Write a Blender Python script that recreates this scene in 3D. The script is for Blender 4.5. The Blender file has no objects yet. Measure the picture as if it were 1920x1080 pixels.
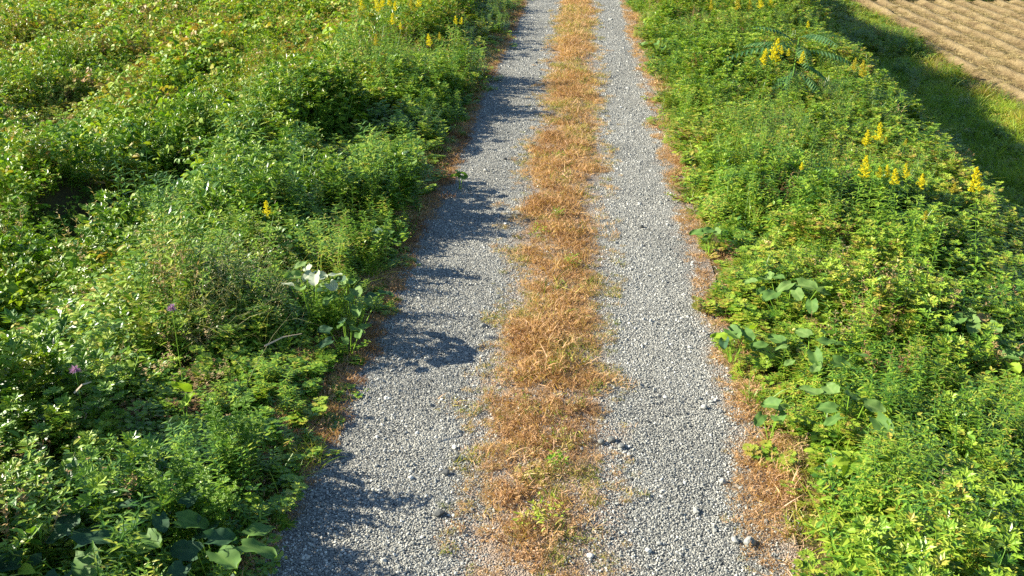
import bpy, bmesh, math, random
import numpy as np
from mathutils import Vector, Euler

random.seed(7)
rng = np.random.default_rng(11)
C = bpy.context.scene.collection
PI = math.pi

# ------------------------------------------------------------------ camera
F_PX, PITCH, YAW, CAM_H = 1867.0, math.radians(23.1), math.radians(3.95), 3.4
FWD = np.array([-math.sin(YAW) * math.cos(PITCH), math.cos(YAW) * math.cos(PITCH), -math.sin(PITCH)])
RIGHT = np.array([math.cos(YAW), math.sin(YAW), 0.0])
UP = np.cross(RIGHT, FWD)
EYE = np.array([0.0, 0.0, CAM_H])
cam_d = bpy.data.cameras.new('camera')
cam = bpy.data.objects.new('camera', cam_d)
C.objects.link(cam)
cam.location = EYE
cam.rotation_euler = (PI / 2 - PITCH, 0, YAW)
cam_d.sensor_width = 36
cam_d.lens = 36 * F_PX / 1920
cam_d.clip_end = 2000
bpy.context.scene.camera = cam


def project(x, y, z):
    v = np.stack([x, y, z - CAM_H], -1)
    Z = v @ FWD
    Zs = np.where(Z > .05, Z, .05)
    return 960 + F_PX * (v @ RIGHT) / Zs, 540 - F_PX * (v @ UP) / Zs, Z


def in_view(x, y, z, mx=260, my=200):
    px, py, Z = project(x, y, z)
    return (Z > 2.0) & (px > -mx) & (px < 1920 + mx) & (py > -my) & (py < 1080 + my * 1.4)


# ------------------------------------------------------------------ noise and terrain
def vnoise(x, y, seed=0):
    x = np.asarray(x, float); y = np.asarray(y, float)
    xi = np.floor(x).astype(np.int64); yi = np.floor(y).astype(np.int64)
    fx = x - xi; fy = y - yi
    fx = fx * fx * (3 - 2 * fx); fy = fy * fy * (3 - 2 * fy)

    def h(a, b):
        n = (a * 374761393 + b * 668265263 + seed * 974634777) & 0xFFFFFFFF
        n = ((n ^ (n >> 13)) * 1274126177) & 0xFFFFFFFF
        n = (n ^ (n >> 16)) & 0xFFFF
        return n / 65535.0
    a = h(xi, yi); b = h(xi + 1, yi); c = h(xi, yi + 1); d = h(xi + 1, yi + 1)
    return (a * (1 - fx) + b * fx) * (1 - fy) + (c * (1 - fx) + d * fx) * fy


def fnoise(x, y, seed=0):
    return .55 * vnoise(x, y, seed) + .3 * vnoise(x * 2.1, y * 2.1, seed + 1) + .15 * vnoise(x * 4.3, y * 4.3, seed + 2)


def smooth(a, b, x):
    t = np.clip((np.asarray(x, float) - a) / (b - a), 0, 1)
    return t * t * (3 - 2 * t)


LOW = 2.1


def lip_x(y):                                   # where the right bank starts to fall
    y = np.asarray(y, float)
    return 4.05 + .45 * smooth(12, 18, y) + .055 * np.clip(y - 17, 0, 30) + .25 * (vnoise(y * .35, 0, 5) - .5)


def pit(x, y):                                  # a sunken gap among the vines
    return np.exp(-(((x + 5.5) / .85) ** 2 + ((y - 12.0) / 1.5) ** 2) ** 2)


def ground_z(x, y):
    x = np.asarray(x, float); y = np.asarray(y, float)
    lx = lip_x(y)
    z = -LOW * smooth(0, 3.0, x - lx)
    z = z - 1.5 * smooth(-2.3, -7.5, x) - .4 * smooth(-8, -22, x)
    z = z + .65 * (fnoise(x * .5, y * .45, 3) - .5) * smooth(-2.6, -5, x)
    z = z - .35 * pit(x, y) + 1.0 * smooth(1, 0, np.hypot((x + 7.0) / 1.15, (y - 12.4) / 2.0)) + .7 * smooth(1, 0, np.hypot((x + 5.9) / .8, (y - 14.6) / 1.0))
    z = z + .10 * (fnoise(x * .7, y * .7, 4) - .5) * smooth(1.3, 2.2, x)
    z = z + .10 * smooth(-1.6, -2.1, x) * smooth(-5, -3, x)
    return z


def at_px(px, py, h=0.0):
    """ground point whose top, h above the ground, is seen at that spot of the photograph"""
    d = FWD * F_PX + RIGHT * (px - 960) - UP * (py - 540)
    d = d / np.linalg.norm(d)
    t = 2.0
    while t < 90:
        p = EYE + d * t
        if p[2] <= float(ground_z(p[0], p[1])) + h:
            break
        t += .03
    return float(p[0]), float(p[1]), t * float(d @ FWD)


# ------------------------------------------------------------------ materials
def new_mat(name):
    m = bpy.data.materials.new(name)
    m.use_nodes = True
    nt = m.node_tree
    nt.nodes.clear()
    out = nt.nodes.new('ShaderNodeOutputMaterial')
    return m, nt, out


def ramp(nt, stops, fac):
    r = nt.nodes.new('ShaderNodeValToRGB')
    cr = r.color_ramp
    while len(cr.elements) < len(stops):
        cr.elements.new(.5)
    for e, (p, c) in zip(cr.elements, stops):
        e.position = p
        e.color = (*c, 1)
    nt.links.new(fac, r.inputs[0])
    return r.outputs[0]


def math_n(nt, op, a, b=None, clamp=False):
    n = nt.nodes.new('ShaderNodeMath'); n.operation = op; n.use_clamp = clamp
    for i, v in enumerate((a, b)):
        if v is None:
            continue
        if isinstance(v, (int, float)):
            n.inputs[i].default_value = v
        else:
            nt.links.new(v, n.inputs[i])
    return n.outputs[0]


def noise_n(nt, scale, detail=3, coord=None, rough=.6):
    n = nt.nodes.new('ShaderNodeTexNoise')
    n.inputs['Scale'].default_value = scale
    n.inputs['Detail'].default_value = detail
    n.inputs['Roughness'].default_value = rough
    if coord is not None:
        nt.links.new(coord, n.inputs['Vector'])
    return n.outputs['Fac']


def leaf_material(name, stops, trans=.35, rough=.5, spec=.3, lv_amt=.22, inst=True, fixed=.5):
    m, nt, out = new_mat(name)
    lv = nt.nodes.new('ShaderNodeAttribute'); lv.attribute_name = 'lv'
    v = math_n(nt, 'MULTIPLY', math_n(nt, 'SUBTRACT', lv.outputs['Fac'], .5), lv_amt)
    if inst:
        ti = nt.nodes.new('ShaderNodeAttribute'); ti.attribute_name = 'tint'; ti.attribute_type = 'INSTANCER'
        v = math_n(nt, 'ADD', v, ti.outputs['Fac'], True)
    else:
        v = math_n(nt, 'ADD', v, fixed, True)
    col = ramp(nt, stops, v)
    p = nt.nodes.new('ShaderNodeBsdfPrincipled')
    p.inputs['Roughness'].default_value = rough
    p.inputs['Specular IOR Level'].default_value = spec
    nt.links.new(col, p.inputs['Base Color'])
    if trans > 0:
        tr = nt.nodes.new('ShaderNodeBsdfTranslucent')
        mx = nt.nodes.new('ShaderNodeMixRGB'); mx.blend_type = 'MULTIPLY'; mx.inputs[0].default_value = 1
        nt.links.new(col, mx.inputs[1]); mx.inputs[2].default_value = (1.25, 1.3, .55, 1)
        nt.links.new(mx.outputs[0], tr.inputs[0])
        ms = nt.nodes.new('ShaderNodeMixShader'); ms.inputs[0].default_value = trans
        nt.links.new(p.outputs[0], ms.inputs[1]); nt.links.new(tr.outputs[0], ms.inputs[2])
        nt.links.new(ms.outputs[0], out.inputs[0])
    else:
        nt.links.new(p.outputs[0], out.inputs[0])
    return m


GREEN = [(0, (.018, .066, .012)), (.25, (.064, .168, .016)), (.5, (.185, .325, .024)),
         (.7, (.335, .430, .040)), (.85, (.38, .32, .05)), (1, (.34, .20, .07))]
M_LEAF = leaf_material('weed_leaf', GREEN, .24, lv_amt=.55, rough=.40, spec=.5)
M_VINE = leaf_material('vine_leaf', GREEN, .28, .55, .25, .5)
M_GRASS = leaf_material('green_grass', GREEN, .35, .45, .35, .25)
DRY = [(0, (.19, .10, .055)), (.3, (.40, .24, .115)), (.55, (.56, .38, .17)), (.75, (.64, .45, .30)),
       (.86, (.42, .39, .09)), (1, (.16, .24, .03))]
DRY = [(p_, (r_ * .97, g_ * .90, b_ * .88)) for p_, (r_, g_, b_) in DRY]
M_DRY = leaf_material('dry_grass_blade', DRY, .25, .7, .2, .45)
SEED = [(0, (.20, .11, .05)), (.5, (.42, .28, .13)), (1, (.58, .48, .28))]
M_SEED = leaf_material('seed_head', SEED, .2, .8, .1, .5)
M_STUB = leaf_material('straw_stubble', [(0, (.15, .108, .048)), (.5, (.31, .235, .100)), (1, (.47, .38, .19))], .15, .8, .1, .5)


def stone_material(name='stone_grey', inst=True):
    m, nt, out = new_mat(name)
    co = nt.nodes.new('ShaderNodeTexCoord').outputs['Object']
    if inst:
        a = nt.nodes.new('ShaderNodeAttribute'); a.attribute_name = 'tint'; a.attribute_type = 'INSTANCER'
        base = a.outputs['Fac']
    else:
        a = nt.nodes.new('ShaderNodeAttribute'); a.attribute_name = 'lv'
        base = a.outputs['Fac']
    v = math_n(nt, 'ADD', base, math_n(nt, 'MULTIPLY', math_n(nt, 'SUBTRACT', noise_n(nt, 40, 4, co), .5), .35), True)
    col = ramp(nt, [(0, (.040, .043, .044)), (.3, (.143, .146, .130)), (.6, (.295, .296, .262)), (.85, (.45, .44, .385)), (1, (.68, .66, .57))], v)
    p = nt.nodes.new('ShaderNodeBsdfPrincipled')
    p.inputs['Roughness'].default_value = .85
    p.inputs['Specular IOR Level'].default_value = .2
    nt.links.new(col, p.inputs['Base Color'])
    nt.links.new(p.outputs[0], out.inputs[0])
    return m


M_STONE = stone_material()
M_STONE_BIG = stone_material('stone_single', False)


def ground_material(name, stops, nscale, fine, bump=.4, bdist=.02):
    m, nt, out = new_mat(name)
    pos = nt.nodes.new('ShaderNodeNewGeometry').outputs['Position']
    v = math_n(nt, 'ADD', math_n(nt, 'MULTIPLY', noise_n(nt, nscale, 5, pos), .5), math_n(nt, 'MULTIPLY', noise_n(nt, fine, 4, pos, .75), .5))
    col = ramp(nt, stops, v)
    p = nt.nodes.new('ShaderNodeBsdfPrincipled')
    p.inputs['Roughness'].default_value = .95
    p.inputs['Specular IOR Level'].default_value = .1
    nt.links.new(col, p.inputs['Base Color'])
    b = nt.nodes.new('ShaderNodeBump'); b.inputs['Strength'].default_value = bump; b.inputs['Distance'].default_value = bdist
    nt.links.new(noise_n(nt, fine, 4, pos, .75), b.inputs['Height'])
    nt.links.new(b.outputs[0], p.inputs['Normal'])
    nt.links.new(p.outputs[0], out.inputs[0])
    return m


M_GROUND = ground_material('soil_and_litter', [(.3, (.035, .030, .016)), (.5, (.075, .065, .028)), (.7, (.13, .11, .045))], 1.2, 26)
M_SOIL = ground_material('bare_brown_soil', [(.3, (.04, .032, .026)), (.5, (.08, .065, .052)), (.7, (.13, .105, .08))], .9, 9, .8, .08)
def field_material(stops):
    m, nt, out = new_mat('straw_field')
    pos = nt.nodes.new('ShaderNodeNewGeometry').outputs['Position']
    sx = nt.nodes.new('ShaderNodeSeparateXYZ'); nt.links.new(pos, sx.inputs[0])
    xx = math_n(nt, 'ADD', sx.outputs[0], math_n(nt, 'MULTIPLY', math_n(nt, 'SUBTRACT', noise_n(nt, .9, 3, pos), .5), .5))
    wv = math_n(nt, 'MULTIPLY', math_n(nt, 'COSINE', math_n(nt, 'MULTIPLY', math_n(nt, 'SUBTRACT', xx, 10.4), 2 * PI / .80)), .10)
    v = math_n(nt, 'ADD', math_n(nt, 'MULTIPLY', noise_n(nt, .7, 5, pos), .4), math_n(nt, 'MULTIPLY', noise_n(nt, 12, 5, pos, .8), .6))
    v = math_n(nt, 'ADD', v, wv)
    p = nt.nodes.new('ShaderNodeBsdfPrincipled'); p.inputs['Roughness'].default_value = .95; p.inputs['Specular IOR Level'].default_value = .1
    nt.links.new(ramp(nt, stops, v), p.inputs['Base Color'])
    b = nt.nodes.new('ShaderNodeBump'); b.inputs['Strength'].default_value = .9; b.inputs['Distance'].default_value = .06
    nt.links.new(noise_n(nt, 11, 5, pos, .75), b.inputs['Height']); nt.links.new(b.outputs[0], p.inputs['Normal'])
    nt.links.new(p.outputs[0], out.inputs[0])
    return m


M_FIELD = field_material([(.32, (.080, .054, .027)), (.5, (.180, .128, .060)), (.68, (.31, .235, .115))])


def gravel_material():
    m, nt, out = new_mat('gravel_bed')
    pos = nt.nodes.new('ShaderNodeNewGeometry').outputs['Position']
    vo = nt.nodes.new('ShaderNodeTexVoronoi'); vo.inputs['Scale'].default_value = 85
    nt.links.new(pos, vo.inputs['Vector'])
    sep = nt.nodes.new('ShaderNodeSeparateColor'); nt.links.new(vo.outputs['Color'], sep.inputs[0])
    v = math_n(nt, 'ADD', math_n(nt, 'MULTIPLY', sep.outputs[0], .8), math_n(nt, 'MULTIPLY', noise_n(nt, 1.5, 4, pos), .25))
    grey = ramp(nt, [(.1, (.05, .053, .055)), (.4, (.16, .157, .135)), (.7, (.28, .272, .23)), (1, (.42, .40, .33))], v)
    # tan dust, dead roots and litter in the median and along the outer edges, a real strip of ground
    sx = nt.nodes.new('ShaderNodeSeparateXYZ'); nt.links.new(pos, sx.inputs[0])
    wob = math_n(nt, 'MULTIPLY', math_n(nt, 'SUBTRACT', noise_n(nt, 2.2, 5, pos), .5), .75)
    xx = math_n(nt, 'ADD', sx.outputs[0], wob)
    d1 = math_n(nt, 'ABSOLUTE', math_n(nt, 'ADD', xx, .165))          # distance from median centre
    mr = nt.nodes.new('ShaderNodeMapRange'); mr.inputs[1].default_value = .50; mr.inputs[2].default_value = .36
    nt.links.new(d1, mr.inputs[0])
    d2 = math_n(nt, 'ABSOLUTE', math_n(nt, 'ADD', xx, .27))
    mr2 = nt.nodes.new('ShaderNodeMapRange'); mr2.inputs[1].default_value = 1.22; mr2.inputs[2].default_value = 1.42
    nt.links.new(d2, mr2.inputs[0])
    mask = math_n(nt, 'MULTIPLY', math_n(nt, 'MAXIMUM', mr.outputs[0], mr2.outputs[0]), .85)
    tan = ramp(nt, [(.3, (.12, .088, .060)), (.5, (.26, .195, .14)), (.7, (.42, .33, .25))], noise_n(nt, 45, 4, pos, .8))
    mx = nt.nodes.new('ShaderNodeMixRGB'); nt.links.new(mask, mx.inputs[0]); nt.links.new(grey, mx.inputs[1]); nt.links.new(tan, mx.inputs[2])
    p = nt.nodes.new('ShaderNodeBsdfPrincipled'); p.inputs['Roughness'].default_value = .9
    p.inputs['Specular IOR Level'].default_value = .15
    nt.links.new(mx.outputs[0], p.inputs['Base Color'])
    b = nt.nodes.new('ShaderNodeBump'); b.inputs['Strength'].default_value = .9; b.inputs['Distance'].default_value = .012
    b.invert = True
    nt.links.new(vo.outputs['Distance'], b.inputs['Height'])
    nt.links.new(b.outputs[0], p.inputs['Normal'])
    nt.links.new(p.outputs[0], out.inputs[0])
    return m


M_GRAVEL = gravel_material()


# ------------------------------------------------------------------ mesh builder
class MB:
    def __init__(self):
        self.v = []; self.f = []; self.lv = []; self.mi = []

    def add(self, verts, faces, lv=.5, mi=0):
        o = len(self.v)
        self.v.extend([tuple(map(float, p)) for p in verts])
        self.lv.extend([lv] * len(verts))
        for f in faces:
            self.f.append([i + o for i in f]); self.mi.append(mi)

    def mesh(self, name, mats, smooth_faces=False):
        me = bpy.data.meshes.new(name)
        me.from_pydata(self.v, [], self.f)
        a = me.attributes.new('lv', 'FLOAT', 'POINT')
        a.data.foreach_set('value', np.array(self.lv, dtype=np.float32))
        for m in (mats if isinstance(mats, (list, tuple)) else [mats]):
            me.materials.append(m)
        me.polygons.foreach_set('material_index', np.array(self.mi, dtype=np.int32))
        if smooth_faces:
            me.polygons.foreach_set('use_smooth', np.ones(len(self.f), dtype=bool))
        me.update()
        return me


def nrm(v):
    v = np.asarray(v, float)
    return v / (np.linalg.norm(v) + 1e-9)


R = random.uniform


def leaf(mb, p, d, up, L, W, droop=.15, fold=.18, lv=None, mi=0):
    """pointed oval leaf of six faces, folded along the midrib"""
    d = nrm(d); s = nrm(np.cross(d, up)); n = np.cross(s, d)
    p = np.asarray(p, float)
    lv = R(0, 1) if lv is None else lv
    m1 = p + d * L * .33 - n * L * droop * .2
    m2 = p + d * L * .68 - n * L * droop * .55
    t = p + d * L - n * L * droop * 1.2
    f = n * W * fold
    mb.add([p, m1 + s * W * .48 + f, m1, m1 - s * W * .48 + f, m2 + s * W * .40 + f, m2, m2 - s * W * .40 + f, t],
           [(0, 2, 1), (0, 3, 2), (1, 2, 5, 4), (2, 3, 6, 5), (4, 5, 7), (5, 6, 7)], lv, mi)


def leaflet(mb, p, d, up, L, W, droop=.1, lv=.5, mi=0):
    d = nrm(d); s = nrm(np.cross(d, up)); n = np.cross(s, d)
    m = p + d * L * .5
    mb.add([p, m + s * W * .5 + n * W * .12, p + d * L - n * L * droop, m - s * W * .5 + n * W * .12], [(0, 3, 2), (0, 2, 1)], lv, mi)


def lobed(mb, p, d, up, L, lv=None, mi=0):
    """mugwort-like leaf: a midrib with five narrow lobes"""
    d = nrm(d); s = nrm(np.cross(d, up)); p = np.asarray(p, float)
    lv = R(0, 1) if lv is None else lv
    leaflet(mb, p + d * L * .25, d, up, L * .75, L * .34, .15, lv, mi)
    for k, fr in ((1, .18), (-1, .22), (1, .46), (-1, .5)):
        leaflet(mb, p + d * L * fr, d * .75 + s * k * .8, up, L * (.6 - .25 * fr), L * .27, .1, lv, mi)


def blade(mb, p, d, up, L, W, bend, lv=None, mi=0, segs=3):
    d = nrm(d); p = np.asarray(p, float)
    lv = R(0, 1) if lv is None else lv
    side = nrm(np.cross(d, [R(-1, 1), R(-1, 1), .2]))
    hor = nrm([d[0] + R(-.2, .2), d[1] + R(-.2, .2), 0])
    vs = []; fs = []
    q = p.copy(); dd = d.copy()
    for i in range(segs):
        w = W * (1 - .75 * (i / segs) ** 1.5)
        vs += [q + side * w * .5, q - side * w * .5]
        dd = nrm(dd + (hor * .8 - np.array([0, 0, 1.0])) * bend / segs * (i + .6))
        q = q + dd * L / segs
    vs.append(q)
    for i in range(segs - 1):
        a = 2 * i
        fs.append((a, a + 1, a + 3, a + 2))
    fs.append((2 * segs - 2, 2 * segs - 1, 2 * segs))
    mb.add(vs, fs, lv, mi)


def stalk(mb, p, q, r0, r1, lv=.5, mi=0):
    p = np.asarray(p, float); q = np.asarray(q, float)
    d = nrm(q - p); s = nrm(np.cross(d, [.3, .9, .2])); t = np.cross(d, s)
    vs = []
    for c, r in ((p, r0), (q, r1)):
        for k in range(3):
            a = k * 2 * PI / 3
            vs.append(c + (s * math.cos(a) + t * math.sin(a)) * r)
    mb.add(vs, [(0, 1, 4, 3), (1, 2, 5, 4), (2, 0, 3, 5)], lv, mi)


def dirv(a, el):
    return np.array([math.cos(a) * math.cos(el), math.sin(a) * math.cos(el), math.sin(el)])


# ------------------------------------------------------------------ templates of the ground cover
def t_mugwort(h, stems, spread, leafL):
    mb = MB()
    for s in range(stems):
        a = R(0, 2 * PI); lean = R(.1, .55) if s else .05
        d = dirv(a, PI / 2 - lean)
        hh = h * R(.7, 1.0)
        base = np.array([R(-1, 1) * spread * .4, R(-1, 1) * spread * .4, 0])
        stalk(mb, base, base + d * hh, .005, .002, .2)
        n = int(hh / .034)
        ph = R(0, 6)
        for i in range(n):
            t = .18 + .82 * i / n
            ang = ph + i * 2.4
            el = R(.05, .8) + .35 * t
            dd = dirv(ang, el)
            lobed(mb, base + d * hh * t + dd * .02, dd, (0, 0, 1), leafL * R(.7, 1.15) * (1.15 - .45 * t))
        for k in range(5):
            lobed(mb, base + d * hh, dirv(ph + k * 1.3, R(.3, 1.1)), (0, 0, 1), leafL * .6, R(.5, 1))
    return mb


def t_small_leaf(h, stems, spread, leafL):
    mb = MB()
    for s in range(stems):
        a = R(0, 2 * PI); lean = R(.1, .8)
        d = dirv(a, PI / 2 - lean)
        hh = h * R(.6, 1.0)
        base = np.array([R(-1, 1) * spread * .5, R(-1, 1) * spread * .5, 0])
        stalk(mb, base, base + d * hh, .003, .0015, .3)
        n = int(hh / .02)
        for i in range(n):
            t = .15 + .85 * i / n
            dd = dirv(R(0, 2 * PI), R(-.1, .95))
            L = leafL * R(.6, 1.2)
            leaf(mb, base + d * hh * t + dd * .012, dd, (0, 0, 1), L, L * R(.42, .6))
    return mb


def t_vine(rad, n, L, hmax):
    mb = MB()
    for i in range(n):
        r = rad * math.sqrt(R(0, 1)); a = R(0, 2 * PI)
        hz = hmax * (1 - .5 * (r / rad) ** 2) * R(.45, 1.0)
        p = np.array([r * math.cos(a), r * math.sin(a), hz])
        stalk(mb, (p[0] * .8, p[1] * .8, hz * .25), p, .0025, .0015, .3)
        az = R(0, 2 * PI)
        tilt = nrm([R(-.6, .6) - .25, R(-.6, .6), 1])
        lv = R(0, 1)
        s = L * R(.65, 1.2)
        for k in (-1, 0, 1):
            dd = dirv(az + k * 1.25, 0)
            dd = nrm(dd - tilt * (dd @ tilt) - np.array([0, 0, R(0, .35)]))
            leaf(mb, p + dd * s * (.25 if k == 0 else .12), dd, tilt, s, s * .78, R(.05, .3), R(.05, .22), min(1, max(0, lv + R(-.15, .15))))
    return mb


def t_tuft(n, L, W, spread, bend, lean=.5):
    mb = MB()
    for i in range(n):
        a = R(0, 2 * PI)
        blade(mb, (R(-1, 1) * spread, R(-1, 1) * spread, 0), dirv(a, PI / 2 - R(0, lean)), 0, L * R(.5, 1.1), W * R(.7, 1.2), R(.2, 1) * bend)
    return mb


def t_tallstem(h, stems, leafL):
    mb = MB()
    for s in range(stems):
        d = dirv(R(0, 2 * PI), PI / 2 - R(.02, .22))
        base = np.array([R(-.14, .14), R(-.14, .14), 0]); hh = h * R(.75, 1)
        stalk(mb, base, base + d * hh, .0045, .002, .2)
        n = int(hh / .017)
        for i in range(n):
            t = .15 + .85 * i / n
            dd = dirv(i * 2.4 + R(-.3, .3), R(.0, .7))
            L = leafL * R(.8, 1.1) * (1.15 - .65 * t)
            leaf(mb, base + d * hh * t, dd, (0, 0, 1), L, L * .22, .25, .1)
    return mb


def t_seedy(h, n):
    mb = MB()
    for s in range(n):
        d = dirv(R(0, 2 * PI), PI / 2 - R(.05, .6))
        base = np.array([R(-.16, .16), R(-.16, .16), 0]); hh = h * R(.6, 1)
        stalk(mb, base, base + d * hh, .002, .001, .6)
        for i in range(16):
            t = R(.55, 1.02)
            dd = dirv(R(0, 6.28), R(.1, 1.0))
            leaflet(mb, base + d * hh * t, dd, (0, 0, 1), R(.018, .042), R(.007, .013), .1, R(0, 1))
        for i in range(3):
            blade(mb, base, dirv(R(0, 6.28), R(.6, 1.2)), 0, hh * .7, .006, .9, R(.2, .9))
    return mb


def t_dry(n, L, spread, flat):
    mb = MB()
    lv0 = R(.2, .8)
    for i in range(n):
        el = R(.0, .35) if R(0, 1) < flat else R(.5, 1.4)
        blade(mb, (R(-1, 1) * spread, R(-1, 1) * spread, R(0, .012)), dirv(R(0, 2 * PI), el), 0, L * R(.4, 1.1), .0029 * R(.7, 1.4), R(.0, .45), min(1, max(0, lv0 + R(-.4, .4))), 0, 2)
    return mb


def t_dryweed(n, spread):
    mb = MB()
    for s in range(n):
        b = np.array([R(-1, 1) * spread, R(-1, 1) * spread, 0]); d = dirv(R(0, 6.28), R(.5, 1.4)); L = R(.02, .055)
        stalk(mb, b, b + d * L, .0009, .0006, R(0, .5))
        lv = R(.1, .9)
        for k in range(7):
            leaflet(mb, b + d * L * R(.3, 1.05), dirv(R(0, 6.28), R(-.2, 1.0)), (0, 0, 1), R(.006, .015), R(.003, .006), .1, min(1, max(0, lv + R(-.3, .3))))
    return mb


def t_stone(seed):
    bm = bmesh.new()
    bmesh.ops.create_icosphere(bm, subdivisions=1, radius=.5)
    r = random.Random(seed)
    for v in bm.verts:
        k = r.uniform(.62, 1.22)
        v.co.x *= k * 1.1; v.co.y *= k * r.uniform(.8, 1); v.co.z *= k * .68
    vs = [tuple(v.co) for v in bm.verts]; fs = [[v.index for v in f.verts] for f in bm.faces]
    bm.free()
    mb = MB(); mb.add(vs, fs, .5)
    return mb


def t_stub(n):
    mb = MB()
    for i in range(n):
        blade(mb, (R(-.05, .05), R(-.05, .05), 0), dirv(R(0, 6.28), R(.9, 1.5)), 0, R(.05, .13), .007, .15, None, 0, 1)
    for i in range(n):
        blade(mb, (R(-.2, .2), R(-.2, .2), .015), dirv(R(0, 6.28), R(0, .12)), 0, R(.12, .3), .006, .1, None, 0, 2)
    return mb


N_COL = [0]


def kit(name, items):
    """a collection of template meshes that one mass of ground cover is made of"""
    col = bpy.data.collections.new(name)
    for i, (mb, mat) in enumerate(items):
        o = bpy.data.objects.new('%s_%02d' % (name, i), mb.mesh('%s_%02d' % (name, i), mat))
        col.objects.link(o)
    return col


def scatter(name, col, P, rot, scl, idx, tint, label, cat):
    me = bpy.data.meshes.new(name)
    n = len(P)
    me.vertices.add(n)
    me.vertices.foreach_set('co', np.asarray(P, np.float32).ravel())
    for nm, ty, arr in (('rot', 'FLOAT_VECTOR', rot), ('scl', 'FLOAT_VECTOR', scl), ('idx', 'INT', idx), ('tint', 'FLOAT', tint)):
        a = me.attributes.new(nm, ty, 'POINT')
        if ty == 'FLOAT_VECTOR':
            a.data.foreach_set('vector', np.asarray(arr, np.float32).ravel())
        else:
            a.data.foreach_set('value', np.asarray(arr, np.int32 if ty == 'INT' else np.float32))
    o = bpy.data.objects.new(name, me)
    C.objects.link(o)
    ng = bpy.data.node_groups.new(name + '_growth', 'GeometryNodeTree')
    ng.interface.new_socket('Geometry', in_out='INPUT', socket_type='NodeSocketGeometry')
    ng.interface.new_socket('Geometry', in_out='OUTPUT', socket_type='NodeSocketGeometry')
    N = ng.nodes; L = ng.links
    gi = N.new('NodeGroupInput'); go = N.new('NodeGroupOutput')
    ci = N.new('GeometryNodeCollectionInfo'); ci.inputs['Collection'].default_value = col
    ci.inputs['Separate Children'].default_value = True; ci.inputs['Reset Children'].default_value = True
    iop = N.new('GeometryNodeInstanceOnPoints'); iop.inputs['Pick Instance'].default_value = True

    def attr(nm, ty):
        a = N.new('GeometryNodeInputNamedAttribute'); a.data_type = ty; a.inputs['Name'].default_value = nm
        return a.outputs['Attribute']
    L.new(gi.outputs[0], iop.inputs['Points'])
    L.new(ci.outputs[0], iop.inputs['Instance'])
    L.new(attr('idx', 'INT'), iop.inputs['Instance Index'])
    er = N.new('FunctionNodeEulerToRotation'); L.new(attr('rot', 'FLOAT_VECTOR'), er.inputs[0])
    L.new(er.outputs[0], iop.inputs['Rotation'])
    L.new(attr('scl', 'FLOAT_VECTOR'), iop.inputs['Scale'])
    L.new(iop.outputs[0], go.inputs[0])
    md = o.modifiers.new('growth', 'NODES'); md.node_group = ng
    o['label'] = label; o['category'] = cat; o['kind'] = 'stuff'
    return o


def pts(x0, x1, y0, y1, step, accept=None, zoff=0.0, view=True, mx=260, my=200):
    nx = int((x1 - x0) / step); ny = int((y1 - y0) / step)
    X, Y = np.meshgrid(np.arange(nx), np.arange(ny))
    X = x0 + (X.ravel() + rng.random(X.size)) * step
    Y = y0 + (Y.ravel() + rng.random(Y.size)) * step
    Z = ground_z(X, Y)
    k = in_view(X, Y, Z + .3, mx, my) if view else np.ones(len(X), bool)
    X, Y, Z = X[k], Y[k], Z[k]
    if accept is not None:
        k = rng.random(len(X)) < accept(X, Y)
        X, Y, Z = X[k], Y[k], Z[k]
    return X, Y, Z + zoff


def rots(n, tilt=.12):
    return np.stack([rng.normal(0, tilt, n), rng.normal(0, tilt, n), rng.random(n) * 2 * PI], -1)


def pick(probs):
    """per-point choice from a table of probabilities (n, k)"""
    c = np.cumsum(probs, 1); c = c / c[:, -1:]
    return (rng.random(len(c))[:, None] > c).sum(1)


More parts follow.
